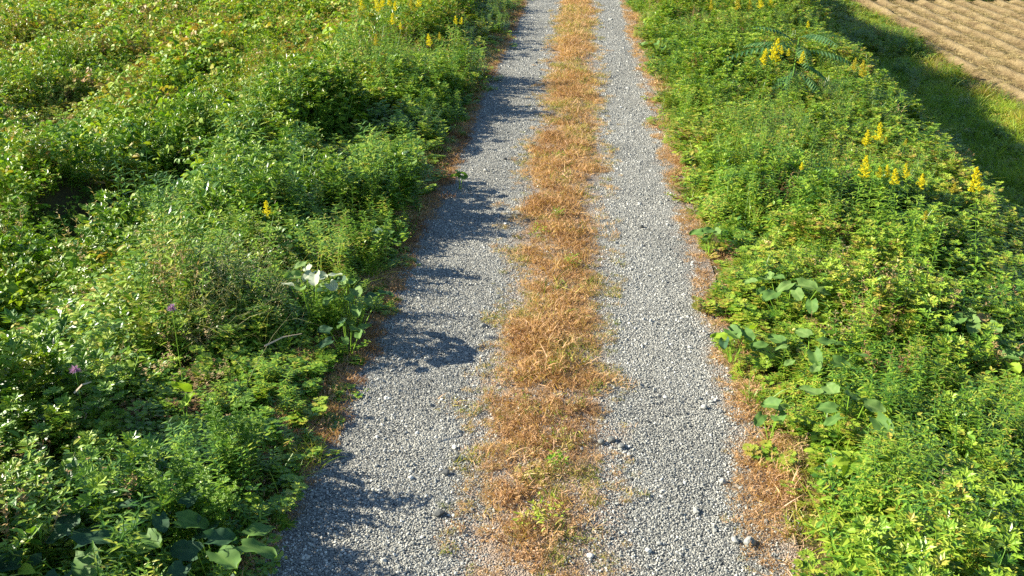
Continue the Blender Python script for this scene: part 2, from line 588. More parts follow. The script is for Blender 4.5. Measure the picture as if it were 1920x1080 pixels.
# ------------------------------------------------------------------ where the single plants stand (the cover is thinner round them)
BROAD = [
    (1485, 520, .58, 12, .155, .36, ('pale', 'pale', 'mid'), 'pale broad-leaved plant, topmost of the large-leaved ones in the sunlit weeds'),
    (1378, 615, .42, 7, .16, .16, ('mid', 'dark', 'bright', 'mid'), 'green broad-leaved plant at the edge of the tan verge'),
    (1530, 640, .48, 13, .125, .40, ('mid', 'pale', 'mid'), 'straggling plant of separate round leaves between verge and bank crest'),
    (1590, 745, .48, 8, .16, .30, ('pale', 'mid', 'pale'), 'cluster of pale heart-shaped leaves, lowest of the large-leaved plants on the right'),
    (1452, 765, .34, 4, .15, .12, ('mid', 'mid', 'pale'), 'small green-leaved plant beside the tan verge below the straggling round leaves'),
    (1830, 590, .50, 6, .14, .20, ('pale', 'pale', 'brown', 'mid'), 'plant with pale and withered brown leaves beside a dark gap near the right edge'),
    (1903, 660, .46, 2, .15, .08, ('mid', 'bright'), 'green large-leaved plant at the right edge of the photo'),
    (1333, 432, .35, 6, .14, .14, ('mid', 'pale', 'mid'), 'small broad-leaved plant leaning over the verge halfway up the right side'),
    (1235, 75, .50, 9, .17, .38, ('pale', 'mid', 'pale'), 'grey-green leafy clump by the verge at the far top of the right side'),
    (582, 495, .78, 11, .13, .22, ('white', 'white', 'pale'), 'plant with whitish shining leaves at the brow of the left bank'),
    (655, 535, .62, 16, .12, .30, ('mid', 'dark', 'pale', 'mid'), 'plant of round grey-green leaves below the whitish shining ones'),
    (650, 610, .36, 9, .105, .22, ('mid', 'pale', 'dark'), 'low round-leaved plant at the shaded foot of the left bank'),
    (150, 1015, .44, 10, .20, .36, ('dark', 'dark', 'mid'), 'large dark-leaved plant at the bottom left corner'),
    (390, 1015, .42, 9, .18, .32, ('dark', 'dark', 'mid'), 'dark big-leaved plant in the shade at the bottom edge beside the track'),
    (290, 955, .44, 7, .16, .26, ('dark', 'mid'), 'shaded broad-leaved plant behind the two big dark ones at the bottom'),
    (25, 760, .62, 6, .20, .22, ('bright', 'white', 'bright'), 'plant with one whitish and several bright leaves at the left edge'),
    (338, 716, .62, 2, .15, .04, ('bright',), 'single upright bright green leaf standing out of the weeds', 'broad_leaf_plant', 'leafy plant', 1.3),
    (772, 282, .60, 6, .15, .20, ('pale', 'mid', 'dark'), 'plant with a whitish top leaf by the shaded rut far up the left bank'),
    (718, 428, .50, 4, .13, .12, ('pale', 'mid', 'dark'), 'plant with one shining leaf above the widest shadow on the left rut'),
    (862, 325, .28, 3, .15, .08, ('mid', 'bright'), 'low leaf reaching out over the gravel of the left rut'),
    (610, 210, .62, 14, .13, .42, ('bright', 'bright', 'mid'), 'bright yellow-green vine leaves on the left mound, highest up the slope'),
    (60, 645, .58, 14, .12, .38, ('bright', 'mid', 'bright'), 'bright vine leaves above the whitish leaf at the left edge'),
    (205, 660, .56, 10, .11, .30, ('bright', 'bright', 'mid'), 'bright vine leaves beside the purple flower low on the left slope')]
G_SUMAC = 'goldenrods below the fern-leaved shrub'
G_ROW = 'goldenrods along the crest of the right-hand bank'
G_STAND = 'goldenrod stand on the left-hand slope'
G_FAR = 'goldenrods far along the right-hand edge'
GOLDENRODS = [
    (1448, 92, 46, 1.15, 0, 'tallest bright goldenrod just below the fern-leaved shrub', G_SUMAC),
    (1433, 112, 32, .95, 0, 'goldenrod leaning against the tallest one below the fern-leaved shrub, on its track side', G_SUMAC),
    (1463, 104, 18, .95, 0, 'small narrow goldenrod directly beside the tallest one, on its field side', G_SUMAC),
    (1480, 109, 16, .92, 0, 'smallest goldenrod midway in the short row below the fern-leaved shrub', G_SUMAC),
    (1506, 116, 26, .95, 0, 'goldenrod standing apart at the field end of the row below the fern-leaved shrub', G_SUMAC),
    (1603, 130, 26, 1.0, 1, 'thin greenish goldenrod spike at the edge of the deep bank shadow', G_SUMAC),
    (1624, 134, 34, 1.05, 1, 'fuller yellow-green goldenrod leaning over the deep bank shadow', G_SUMAC),
    (1646, 258, 38, 1.05, 0, 'leaning goldenrod, upper one of the close pair nearest the bank shadow', G_ROW),
    (1623, 272, 34, 1.0, 0, 'orange-yellow goldenrod, lower one of the close pair nearest the bank shadow', G_ROW),
    (1661, 282, 18, .95, 1, 'faded goldenrod just beneath the close pair on the bank crest', G_ROW),
    (1692, 285, 15, .95, 1, 'faint brownish goldenrod right of the faded one on the bank crest', G_ROW),
    (1627, 324, 46, 1.0, 0, 'broad full goldenrod plume heading the row of six', G_ROW),
    (1646, 341, 26, .92, 0, 'second goldenrod in the row of six, right beside the broad plume', G_ROW),
    (1661, 339, 26, .93, 0, 'third goldenrod in the row of six on the bank crest', G_ROW),
    (1676, 344, 34, .94, 0, 'fourth goldenrod in the row of six, the longest slim plume', G_ROW),
    (1702, 337, 30, .98, 0, 'fifth goldenrod in the row of six, with an orange tip', G_ROW),
    (1724, 352, 32, .95, 0, 'last goldenrod in the row of six, leaning to the field', G_ROW),
    (1784, 370, 24, .9, 1, 'dull bud-green goldenrod between the row of six and the lone big plume', G_ROW),
    (1826, 346, 52, 1.1, 0, 'lone big goldenrod plume standing out against the shaded slope', G_ROW),
    (1731, 424, 22, .75, 1, 'low yellow-green goldenrod among weeds under the row of six', G_ROW),
    (1501, 330, 18, .7, 0, 'single low goldenrod in the middle of the sunlit weeds', G_ROW),
    (1382, 9, 26, 1.0, 1, 'yellow-green goldenrod at the top edge of the photo, first beside the fern-leaved shrub', G_FAR),
    (1402, 14, 22, .95, 1, 'short yellow-green goldenrod between two taller ones at the top edge', G_FAR),
    (1428, 8, 24, 1.05, 0, 'bright goldenrod behind the fern-leaved shrub at the top edge', G_FAR),
    (1447, 8, 18, 1.05, 0, 'small orange goldenrod behind the fern-leaved shrub at the top edge', G_FAR),
    (1331, 14, 20, .9, 1, 'pale goldenrod closest to the track at the top right edge', G_FAR),
    (1517, 54, 14, .9, 0, 'tiny yellow goldenrod beside the dark heart of the fern-leaved shrub', G_FAR),
    (503, 405, 32, .8, 0, 'lone bright goldenrod in the weeds beside the dark hollow', None),
    (432, 310, 26, .7, 1, 'lone dull goldenrod up the slope from the bright lone one', None),
    (679, 8, 26, 1.2, 0, 'goldenrod at the outer left end of the tall stand', G_STAND),
    (677, 24, 20, 1.05, 1, 'greenish goldenrod under the outer left end of the tall stand', G_STAND),
    (711, 10, 28, 1.2, 0, 'full goldenrod in the middle of the tall stand', G_STAND),
    (720, 7, 24, 1.25, 0, 'goldenrod touching the full middle plume of the tall stand', G_STAND),
    (733, 6, 22, 1.2, 0, 'goldenrod on the track side of the full middle plume of the tall stand', G_STAND),
    (742, 17, 20, 1.1, 0, 'goldenrod at the dark gap in the tall stand', G_STAND),
    (736, 40, 24, 1.0, 0, 'orange slender goldenrod in the front row of the tall stand', G_STAND),
    (749, 58, 15, .9, 0, 'tiny orange goldenrod low in front of the tall stand', G_STAND),
    (707, 82, 24, .8, 1, 'dull goldenrod lowest in front of the tall stand', G_STAND),
    (786, 6, 24, 1.1, 0, 'goldenrod beyond the dark gap of the tall stand', G_STAND),
    (771, 12, 20, 1.1, 1, 'greenish goldenrod beyond the dark gap of the tall stand', G_STAND),
    (805, 82, 26, .85, 0, 'bright goldenrod on the mound between the tall stand and the track', G_STAND),
    (827, 78, 18, .8, 1, 'small dull goldenrod on the mound between the tall stand and the track', G_STAND),
    (853, 46, 18, .75, 0, 'broad goldenrod nearest the track on the far left mound', G_STAND),
    (864, 47, 15, .72, 0, 'short goldenrod close against the broad one nearest the track', G_STAND)]
BUSHES = [
    (-2.05, 16.3, .70, 'dark dense bush casting the biggest shadow far up the left rut'),
    (-1.95, 14.9, .64, 'bush next to the densest one, on the near side of the biggest shadow'),
    (-2.0, 10.6, .56, 'bush at the far end of the widest shadow in mid-track'),
    (-1.92, 9.6, .54, 'bush at the near end of the widest shadow in mid-track'),
    (-1.9, 8.3, .50, 'low bush just above the reddish verge grass on the left'),
    (-1.9, 6.8, .48, 'bush over the lowest round leaves at the left bank foot'),
    (-2.0, 4.85, .55, 'bush behind the fine grass casting finger shadows near the bottom'),
    (-1.95, 4.25, .55, 'bush casting the last finger shadow at the bottom edge')]
CLEAR = []
for b in BROAD:
    bx, by, bz = at_px(b[0], b[1], b[2] * .85)
    CLEAR.append((bx, by, b[5] + .06))
    if b[1] > 900:
        CLEAR.append((bx + .1, by - .28, b[5] + .10))
for b in GOLDENRODS:
    bx, by, bz = at_px(b[0], b[1], b[3] - .12)
    CLEAR.append((bx, by - .15, .22))
    if by > 16:
        CLEAR.append((bx * .96, by - .7, .45))


def cleared(x, y):
    k = np.ones(len(x))
    for cx, cy, r in CLEAR:
        d = np.hypot(x - cx, (y - cy))
        k = np.minimum(k, .62 + .38 * smooth(r * .6, r * 1.4, d))
    return k


# ------------------------------------------------------------------ setting
def struct(o, label, cat):
    o['kind'] = 'structure'; o['label'] = label; o['category'] = cat


def sheet(name, xs, ys, zf, mat):
    X, Y = np.meshgrid(xs, ys)
    Z = zf(X, Y)
    V = np.stack([X.ravel(), Y.ravel(), Z.ravel()], -1)
    nx, ny = len(xs), len(ys)
    F = [(j * nx + i, j * nx + i + 1, (j + 1) * nx + i + 1, (j + 1) * nx + i) for j in range(ny - 1) for i in range(nx - 1)]
    me = bpy.data.meshes.new(name)
    me.from_pydata(V.tolist(), [], F)
    me.materials.append(mat)
    me.polygons.foreach_set('use_smooth', np.ones(len(F), dtype=bool))
    o = bpy.data.objects.new(name, me)
    C.objects.link(o)
    return o


xs = np.concatenate([[-400, -150, -70, -45], np.arange(-34, -8, .8), np.arange(-8, 9, .2), np.arange(9, 34, .8), [45, 80, 160, 400]])
ys = np.concatenate([[-60, -20, -8], np.arange(-3, 30, .25), np.arange(30, 60, 1.0), [75, 110, 200, 400, 800]])
g = sheet('ground', xs, ys, ground_z, M_GROUND)
struct(g, 'dark soil and plant litter under the weeds of the embankment', 'ground')
gt = sheet('gravel_track', np.arange(-1.72, 1.32, .08), np.concatenate([np.arange(-3, 40, .25), np.arange(40, 300, 6)]),
           lambda x, y: ground_z(x * 0, y) + .006 + .012 * smooth(.35, .05, np.abs(x + .165)) + .004 * vnoise(x * 6, y * 6, 9), M_GRAVEL)
struct(gt, 'grey gravel farm track with two wheel ruts running away from the camera', 'track')


def field_z(x, y):
    r = np.abs(((x - 10.4 + .18 * (fnoise(x * 1.2, y * .8, 88) - .5)) / .80) % 1.0 - .5) * 2
    return -LOW + .02 + .15 * (.55 + .9 * fnoise(x * 1.6, y * .5, 89)) * smooth(.1, .9, r) * smooth(10.3, 10.9, x) + .03 * (fnoise(x * 2, y * 2, 8) - .5)


def field_edge(y):
    return 10.75 + .55 * smooth(31, 36, np.asarray(y, float)) + .35 * (fnoise(y * .5, 0, 12) - .5)


fx = np.arange(0, 45, .11)
fy = np.concatenate([np.arange(14, 45.6, .4)])
X, Y = np.meshgrid(fx, fy)
XX = X + field_edge(Y)
Z = field_z(XX, Y)
nx, ny = len(fx), len(fy)
me = bpy.data.meshes.new('field')
me.from_pydata(np.stack([XX.ravel(), Y.ravel(), Z.ravel()], -1).tolist(), [],
               [(j * nx + i, j * nx + i + 1, (j + 1) * nx + i + 1, (j + 1) * nx + i) for j in range(ny - 1) for i in range(nx - 1)])
me.materials.append(M_FIELD)
me.polygons.foreach_set('use_smooth', np.ones(len(me.polygons), dtype=bool))
fo = bpy.data.objects.new('field', me); C.objects.link(fo)
struct(fo, 'harvested straw coloured field with low furrow ridges below the bank', 'field')
so = sheet('soil', np.arange(-60, -20.4, .5), np.arange(33.5, 80, .5),
           lambda x, y: ground_z(x, y) + .05 + .12 * (fnoise(x * 1.3, y * 1.3, 14) - .4), M_SOIL)
struct(so, 'bare brown soil beyond the far edge of the vines', 'soil')

# ------------------------------------------------------------------ kits
K_WEED = kit('weed_kit', [(t_mugwort(.62, 7, .26, .12), M_LEAF), (t_mugwort(.5, 8, .28, .105), M_LEAF), (t_mugwort(.7, 6, .24, .13), M_LEAF),
                          (t_small_leaf(.5, 10, .30, .066), M_LEAF), (t_small_leaf(.42, 12, .32, .055), M_LEAF),
                          (t_tallstem(.75, 5, .11), M_LEAF), (t_tallstem(.65, 6, .10), M_LEAF),
                          (t_tuft(34, .62, .009, .07, .8), M_GRASS), (t_seedy(.6, 14), M_SEED),
                          (t_vine(.32, 34, .085, .36), M_VINE)])
K_VINE = kit('vine_kit', [(t_vine(.42, 60, .070, .46), M_VINE), (t_vine(.4, 66, .058, .38), M_VINE), (t_vine(.45, 50, .085, .50), M_VINE),
                          (t_small_leaf(.5, 12, .34, .05), M_LEAF), (t_mugwort(.55, 6, .25, .08), M_LEAF),
                          (t_seedy(.5, 16), M_SEED), (t_tuft(26, .4, .008, .08, .9), M_GRASS)])
K_DRY = kit('dry_kit', [(t_dry(50, .042, .045, .25), M_DRY), (t_dry(44, .052, .05, .2), M_DRY), (t_dry(46, .038, .05, .45), M_DRY), (t_dry(30, .068, .05, .3), M_DRY), (t_dryweed(20, .045), M_DRY), (t_dryweed(24, .05), M_DRY), (t_dryweed(16, .04), M_DRY)])
K_STONE = kit('stone_kit', [(t_stone(i), M_STONE) for i in range(8)])
K_STUB = kit('stubble_kit', [(t_stub(12), M_STUB), (t_stub(10), M_STUB), (t_stub(14), M_STUB)])
K_GRASS = kit('grass_kit', [(t_tuft(30, .2, .007, .08, .8, .7), M_GRASS), (t_tuft(24, .28, .008, .08, .9, .7), M_GRASS), (t_small_leaf(.16, 8, .14, .04), M_LEAF), (t_tuft(30, .45, .008, .07, .9, .7), M_GRASS)])

# ------------------------------------------------------------------ gravel stones
MED_C, MED_W = -.165, .405


def med_edge(x, y):
    """how far inside the median strip (positive) a point lies"""
    w = MED_W + .30 * (fnoise(y * 1.3 + 50 * (x > MED_C), 1.0 * (x > MED_C), 21) - .5) + .10 * (vnoise(y * 6, x * 6, 22) - .5)
    w = w - .12 * smooth(6.0, 4.5, y) * (x < MED_C) - .08 * smooth(6.6, 5.2, y) * (x > MED_C)
    return w - np.abs(x - MED_C)


def gravel_accept(x, y):
    a = 1 - .78 * smooth(-.06, .06, med_edge(x, y))
    e = np.minimum(x + 1.62 + .12 * (vnoise(y * 2, 3, 23) - .5), 1.10 + .14 * (vnoise(y * 2, 5, 24) - .5) - x)
    a = a * (.12 + .88 * smooth(-.12, .06, e))
    return np.clip(a * (.6 + .4 * smooth(.32, .5, fnoise(x * 3.5, y * 1.6, 25))), 0, 1)


sp = []
for (y0, y1, st) in ((3.2, 9, .0130), (9, 15, .0175), (15, 30, .026)):
    sp.append(np.stack(pts(-1.75, 1.3, y0, y1, st, gravel_accept, .008, True, 60, 60), -1))
SP = np.concatenate(sp)
n = len(SP)
size = np.exp(rng.normal(math.log(.0101), .34, n)) * (1 + .45 * smooth(8, 20, SP[:, 1]))
size = np.where(rng.random(n) < .012, size * 1.9, size)
SP[:, 2] += size * .10 + .012 * smooth(.35, .05, np.abs(SP[:, 0] + .165))
tint = np.clip(rng.normal(.63, .19, n) + .32 * (fnoise(SP[:, 0] * 2, SP[:, 1] * 1.2, 30) - .5), 0, 1)
scatter('gravel', K_STONE, SP, rots(n, .5), np.repeat(size[:, None], 3, 1) * rng.uniform(.75, 1.25, (n, 3)), rng.integers(0, 8, n), tint,
        'loose grey crushed stones covering both wheel ruts of the track', 'gravel')

# ------------------------------------------------------------------ dry grass: median, right verge, left verge


def dry_patch(name, x0, x1, acc, tintf, label, hf=None, step=.042):
    P = []
    for (y0, y1, k) in ((3.2, 9, 1.0), (9, 16, 1.25), (16, 30, 1.7)):
        p = pts(x0, x1, y0, y1, step * k, acc, .008, True, 60, 60)
        P.append(np.stack([*p, np.full(len(p[0]), k)], -1))
    P = np.concatenate(P)
    n = len(P)
    s = rng.uniform(.7, 1.25, n) * P[:, 3] ** .6
    if hf is not None:
        s = s * rng.choice([.7, 1, 1, 1.6], n) * (.45 + .95 * fnoise(P[:, 0] * 6, P[:, 1] * 5, 40))
        s = s * hf(P[:, 0], P[:, 1])
    t = np.clip(tintf(P[:, 0], P[:, 1]) + rng.normal(0, .07, n), 0, 1)
    sc = np.stack([s * 1.1, s * 1.1, s * rng.uniform(.7, 1.2, n)], -1)
    return scatter(name, K_DRY, P[:, :3], rots(n, .15), sc, np.where(rng.random(n) < .14, rng.integers(4, 7, n), rng.integers(0, 4, n)), t, label, 'dry grass')


def med_tint(x, y):
    t = .30 + .36 * fnoise(x * 2.2, y * 1.1, 31) + .30 * smooth(.16, -.04, med_edge(x, y))
    green = .9 * smooth(.56, .68, fnoise(x * 2.4, y * 1.2, 33)) * (vnoise(x * 9, y * 9, 34) > .3)
    green = np.maximum(green, .8 * np.exp(-((y - 22.5) / 2.2) ** 2) * (vnoise(x * 4, y * 4, 3) > .35))
    green = np.maximum(green, rng.random(len(x)) < .10)
    return t * (1 - green) + .90 * green


dry_patch('dry_grass', -.95, .65, lambda x, y: np.clip((.16 + .22 * (fnoise(x * 5, y * 4, 38) > .52)) * smooth(-.30, -.06, med_edge(x, y)) + .86 * smooth(-.10, .20, med_edge(x, y)), 0, 1) * (.25 + .75 * smooth(.28, .48, fnoise(x * 4, y * 3, 37))),
          med_tint, 'dead orange brown grass strip between the two wheel ruts',
          lambda x, y: .75 + .6 * smooth(0, .35, med_edge(x, y)))


def rv_edge(y):
    return 1.02 + .22 * (fnoise(y * 1.4, 0, 41) - .5) - .02


def rv_out(y):
    return 1.20 + .50 * (fnoise(y * 1.3, 3, 43) - .5) + .04 * smooth(6.5, 4.6, y)


dry_patch('dry_grass', .85, 1.85, lambda x, y: smooth(-.06, .08, x - rv_edge(y)) * smooth(.30, -.05, x - rv_out(y)) * (.2 + .7 * smooth(.30, .55, fnoise(x * 4, y * 3, 39))),
          lambda x, y: .30 + .40 * fnoise(x * 2.5, y * 1.4, 45) + .20 * smooth(.08, -.05, x - rv_edge(y)) + .45 * smooth(-.12, .2, x - rv_out(y)) * (vnoise(x * 5, y * 3, 46) > .35),
          'dead tan grass edging the track below the right-hand weeds', lambda x, y: .65 + .45 * smooth(0, .4, x - rv_edge(y)))
dry_patch('dry_grass', -2.0, -1.25, lambda x, y: smooth(.05, -.12, x + 1.50 + .16 * (fnoise(y * 1.2, 7, 47) - .5)) * .8,
          lambda x, y: .10 + .45 * fnoise(x * 2.5, y * 1.4, 49) + .45 * smooth(-1.48, -1.70, x) * (vnoise(x * 5, y * 4, 50) > .3),
          'dead brownish grass edging the track in the shade of the left-hand weeds')

# ------------------------------------------------------------------ weeds left of the track
EDGE_Y = [3.0, 4.2, 5.1, 5.3, 6.3, 6.6, 7.3, 7.5, 7.8, 8.0, 8.9, 9.1, 9.4, 11.0, 11.3, 12.2, 12.5, 13.8, 14.2, 17.2, 17.8, 19.5, 20.2, 22.5, 23.5, 30, 60]
EDGE_H = [.70, .70, .62, .28, .26, .58, .58, .26, .26, .60, .62, .30, .80, .66, .20, .20, .38, .40, .80, .82, .20, .20, .34, .36, .20, .55, .55]


def left_height(x, y):
    e = np.interp(y, EDGE_Y, EDGE_H)
    near = smooth(-3.4, -2.3, x)
    h = e * near * (.55 + .7 * vnoise(x * 1.9, y * 1.9, 52)) + (1 - near) * (.22 + 1.45 * smooth(.30, .68, fnoise(x * .75, y * .55, 51)) + .30 * vnoise(x * 2, y * 2, 58))
    taper = .18 + .82 * smooth(-1.58, -1.98, x)
    # a sunken gap among the vines with a taller clump on its sunny side
    hole = pit(x, y)
    clump = np.exp(-(((x + 7.3) / .7) ** 2 + ((y - 12.1) / 1.6) ** 2))
    return h * taper * (1 - .85 * hole) * (1 + .5 * clump) * (1 - .38 * smooth(9.5, 7.5, y) * smooth(-2.8, -3.8, x))


def left_edge_acc(x, y):
    return (1 - .8 * pit(x, y)) * smooth(-1.50, -1.72, x + .16 * (vnoise(y * 1.8, 2, 53) - .5) + .35 * (vnoise(x * 4, y * 4, 56) - .5)) * (.15 + .85 * smooth(-6.4, -3.2, x + 2.4 * (fnoise(x * .5, y * .4, 54) - .5)))


P = []
for (y0, y1, st) in ((1.5, 9, .15), (9, 16, .175), (16, 32, .215)):
    p = pts(-7.5, -1.45, y0, y1, st, left_edge_acc)
    P.append(np.stack([*p, np.full(len(p[0]), st / .125)], -1))
P = np.concatenate(P); n = len(P); x, y = P[:, 0], P[:, 1]
spike = (rng.random(n) < .10) & (x > -2.3) & (x < -1.72)
edge = smooth(-2.5, -2.0, x)
sz = left_height(x, y) * cleared(x, y) * (rng.uniform(.75, 1.15, n) * (1 - edge) + edge * rng.uniform(.45, 1.3, n))
A = fnoise(x * .8, y * .6, 55); B = fnoise(x * .9, y * .7, 57); Cn = fnoise(x * .6, y * .6, 59)
pr = np.stack([.3 + 2 * (A > .52), .3 + 2 * (A > .52), .2 + 1.2 * (A > .55), .5 + 2.0 * (A < .5), .5 + 2.0 * (A < .45), .2 + 2.0 * (B > .55) + 1.5 * edge, .2 + 2 * (B > .6) + 1.5 * edge,
               .35 + .5 * (x > -2.1), .15 + 1.3 * (Cn > .62) * (x < -2.4), .3 + 1.8 * (Cn < .38)], -1)
idx = pick(pr)
idx = np.where(spike, 5 + (rng.random(n) < .5), idx)
sz = np.where(spike, np.maximum(sz, .35) * 1.5, sz)
tint = np.clip(.46 + .36 * (fnoise(x * .9, y * .7, 61) - .5) + .10 * smooth(9, 18, y) + rng.normal(0, .07, n), 0, .80)
tint = np.where(idx == 8, rng.random(n), tint)
s3 = np.stack([.55 + .5 * sz, .55 + .5 * sz, sz], -1) * (P[:, 3] ** .35)[:, None]
scatter('weeds', K_WEED, P[:, :3], rots(n), s3, idx, tint, 'dense green weeds on the bank along the shaded edge of the track', 'weeds')

# ------------------------------------------------------------------ vines over the left slope


def vine_acc(x, y):
    a = .15 * (x < -3.2) + .85 * smooth(-3.4, -5.6, x + 2.4 * (fnoise(x * .5, y * .4, 54) - .5))
    soil = smooth(-20.2, -20.8, x) * smooth(34, 34.6, y)
    return a * (1 - .96 * soil) * (1 - .8 * pit(x, y))


P = []
for (y0, y1, st) in ((2, 12, .24), (12, 22, .30), (22, 52, .40)):
    p = pts(-30, -3.4, y0, y1, st, vine_acc, 0, True, 160, 120)
    P.append(np.stack([*p, np.full(len(p[0]), st / .24)], -1))
P = np.concatenate(P); n = len(P); x, y = P[:, 0], P[:, 1]
sz = left_height(x, y) * cleared(x, y) * rng.uniform(.8, 1.2, n)
A = fnoise(x * .45, y * .35, 65); B = fnoise(x * .5, y * .4, 67)
pr = np.stack([.6 + 1.6 * (A > .5), .6 + 1.2 * (A > .45), .4 + 1.2 * (A > .55), .35 + 2.2 * (A < .45), .3 + 1.4 * (A < .42), .06 + 1.3 * (B > .68), .12 + .6 * (B < .35)], -1)
idx = pick(pr)
tint = np.clip(.55 + .10 * smooth(10, 7, y) + .36 * (fnoise(x * .6, y * .5, 69) - .5) + .12 * smooth(10, 24, y) + rng.normal(0, .07, n), 0, 1)
tint = np.where(rng.random(n) < .022, rng.uniform(.78, .95, n), tint)
tint = np.where(idx == 5, rng.random(n), tint)
s3 = np.stack([.7 + .4 * sz, .7 + .4 * sz, .25 + .85 * sz], -1) * (P[:, 3] ** .45)[:, None]
scatter('vine_cover', K_VINE, P[:, :3], rots(n), s3, idx, tint, 'yellow green creeping vines and scrub covering the sunny slope', 'vines')

# ------------------------------------------------------------------ weeds on the right bank


def right_height(x, y):
    h = .18 + .72 * fnoise(x * 1.2, y * 1.0, 71) + .22 * vnoise(x * 2.3, y * 2.3, 72)
    t = .16 + .84 * smooth(-.05, .55, x - rv_out(y))
    lx = lip_x(y)
    crest = 1 + .05 * smooth(-1.0, -.1, x - lx) * smooth(.9, .2, x - lx)
    far = np.interp(y, [20, 24, 26, 28.2, 29.6, 31.0, 32.2, 34.4, 35.6, 50], [.8, .8, 1.3, 1.9, 1.3, .9, 2.0, 2.0, 1.0, 1.0])
    crest = crest * (1 + (far - 1) * smooth(-1.6, -.6, x - lx))
    return h * t * crest * (1 - .25 * smooth(-.8, .2, x - lx) - .25 * smooth(.8, 2.4, x - lx))


def right_acc(x, y):
    lx = lip_x(y)
    return smooth(-.06, .18, x - rv_out(y) + .45 * (vnoise(x * 4, y * 4, 73) - .5)) * (1 - .93 * smooth(1.8, 3.0, x - lx) * (1 - smooth(30, 33, y)))


P = []
for (y0, y1, st) in ((1.5, 9, .145), (9, 16, .17), (16, 46, .215)):
    p = pts(1.1, 12, y0, y1, st, lambda x, y: right_acc(x, y) * (x < field_edge(y) - .2))
    P.append(np.stack([*p, np.full(len(p[0]), st / .12)], -1))
P = np.concatenate(P); n = len(P); x, y = P[:, 0], P[:, 1]
sz = right_height(x, y) * cleared(x, y) * rng.uniform(.8, 1.15, n)
A = fnoise(x * .8, y * .6, 75); B = fnoise(x * .9, y * .7, 77); Cn = fnoise(x * .8, y * .8, 79)
pr = np.stack([.5 + 2 * (A > .48), .5 + 2 * (A > .48), .3 + 1.4 * (A > .52), .3 + 1.2 * (A < .42), .3 + 1.0 * (A < .42), .7 + 2.2 * (B > .48), .7 + 2.2 * (B > .52),
               .5 + 1.4 * (x - rv_out(y) < .5) + 1.2 * (B < .36), .06 + 1.6 * (Cn > .66) * (x > 1.9), .12 + .8 * (Cn < .32)], -1)
idx = pick(pr)
tint = np.clip(.54 + .34 * (fnoise(x * .9, y * .7, 81) - .5) + .12 * smooth(.5, 0, x - rv_out(y)) + rng.normal(0, .06, n), 0, .78)
patch = np.exp(-(((x - 2.35) / .45) ** 2 + ((y - 7.2) / .9) ** 2))
idx = np.where((rng.random(n) < .4 * patch), 8, idx)
tint = np.where(idx == 8, rng.random(n), tint)
s3 = np.stack([.55 + .5 * sz, .55 + .5 * sz, sz], -1) * (P[:, 3] ** .35)[:, None]
scatter('weeds', K_WEED, P[:, :3], rots(n), s3, idx, tint, 'bright sunlit weeds covering the bank between the track and the low field', 'weeds')

# ------------------------------------------------------------------ grass strip at the foot of the bank and the far margin
gx = lambda x, y: smooth(1.2, 2.4, x - lip_x(y) + 1.5 * smooth(26, 32, y)) * smooth(.25, -.25, x - field_edge(y) + .35 * (fnoise(x, y * .8, 83) - .5))
X, Y, Z = pts(5, 11.6, 10, 48, .17, gx)
n = len(X)
s = rng.uniform(.8, 1.3, n)
scatter('grass', K_GRASS, np.stack([X, Y, Z], -1), rots(n), np.stack([s * 1.3, s * 1.3, s * (.5 + .7 * fnoise(X, Y, 86))], -1), np.where(rng.random(n) < .12, 3, rng.integers(0, 3, n)),
        np.clip(.55 + .3 * (fnoise(X * .8, Y * .6, 85) - .5) + .22 * smooth(8.6, 10.6, X) + rng.normal(0, .06, n), 0, .9),
        'short green grass strip between the bank and the straw field', 'grass')
X, Y, Z = pts(10.4, 26, 18, 45.5, .16, lambda x, y: .75 * (x > field_edge(y) + .05) * smooth(.25, .45, fnoise(x * .9, y * .5, 16)) * (np.abs(((x - 10.4) / .80) % 1.0 - .5) < .27 + .2 * (fnoise(x, y, 15) > .62)), 0)
n = len(X)
Z = field_z(X, Y)
s = rng.uniform(.8, 1.3, n)
scatter('stubble', K_STUB, np.stack([X, Y, Z], -1), rots(n), np.repeat(s[:, None], 3, 1), rng.integers(0, 3, n), rng.random(n),
        'pale cut straw stubble scattered over the harvested field', 'stubble')
X, Y, Z = pts(9.5, 30, 45.2, 50, .28, lambda x, y: smooth(45.2, 45.8, y + .5 * vnoise(x, 0, 6)) * 1.0, 0)
n = len(X)
s = rng.uniform(.7, 1.4, n)
scatter('weeds', K_WEED, np.stack([X, Y, Z], -1), rots(n), np.stack([s, s, s * .8], -1), rng.integers(0, 9, n),
        np.clip(.4 + rng.normal(0, .12, n), 0, .9), 'rough dark weeds along the far margin of the straw field', 'weeds')

# ------------------------------------------------------------------ single plants and stones


def root(name, x, y, label, cat, group=None, rz=0.0, z=None):
    o = bpy.data.objects.new(name, None)
    C.objects.link(o)
    o.empty_display_size = .1
    o.location = (x, y, float(ground_z(x, y)) if z is None else z)
    o.rotation_euler = (0, 0, rz)
    o['label'] = label; o['category'] = cat
    if group:
        o['group'] = group
    return o


def part(name, me, parent):
    o = bpy.data.objects.new(name, me)
    C.objects.link(o)
    o.parent = parent
    return o


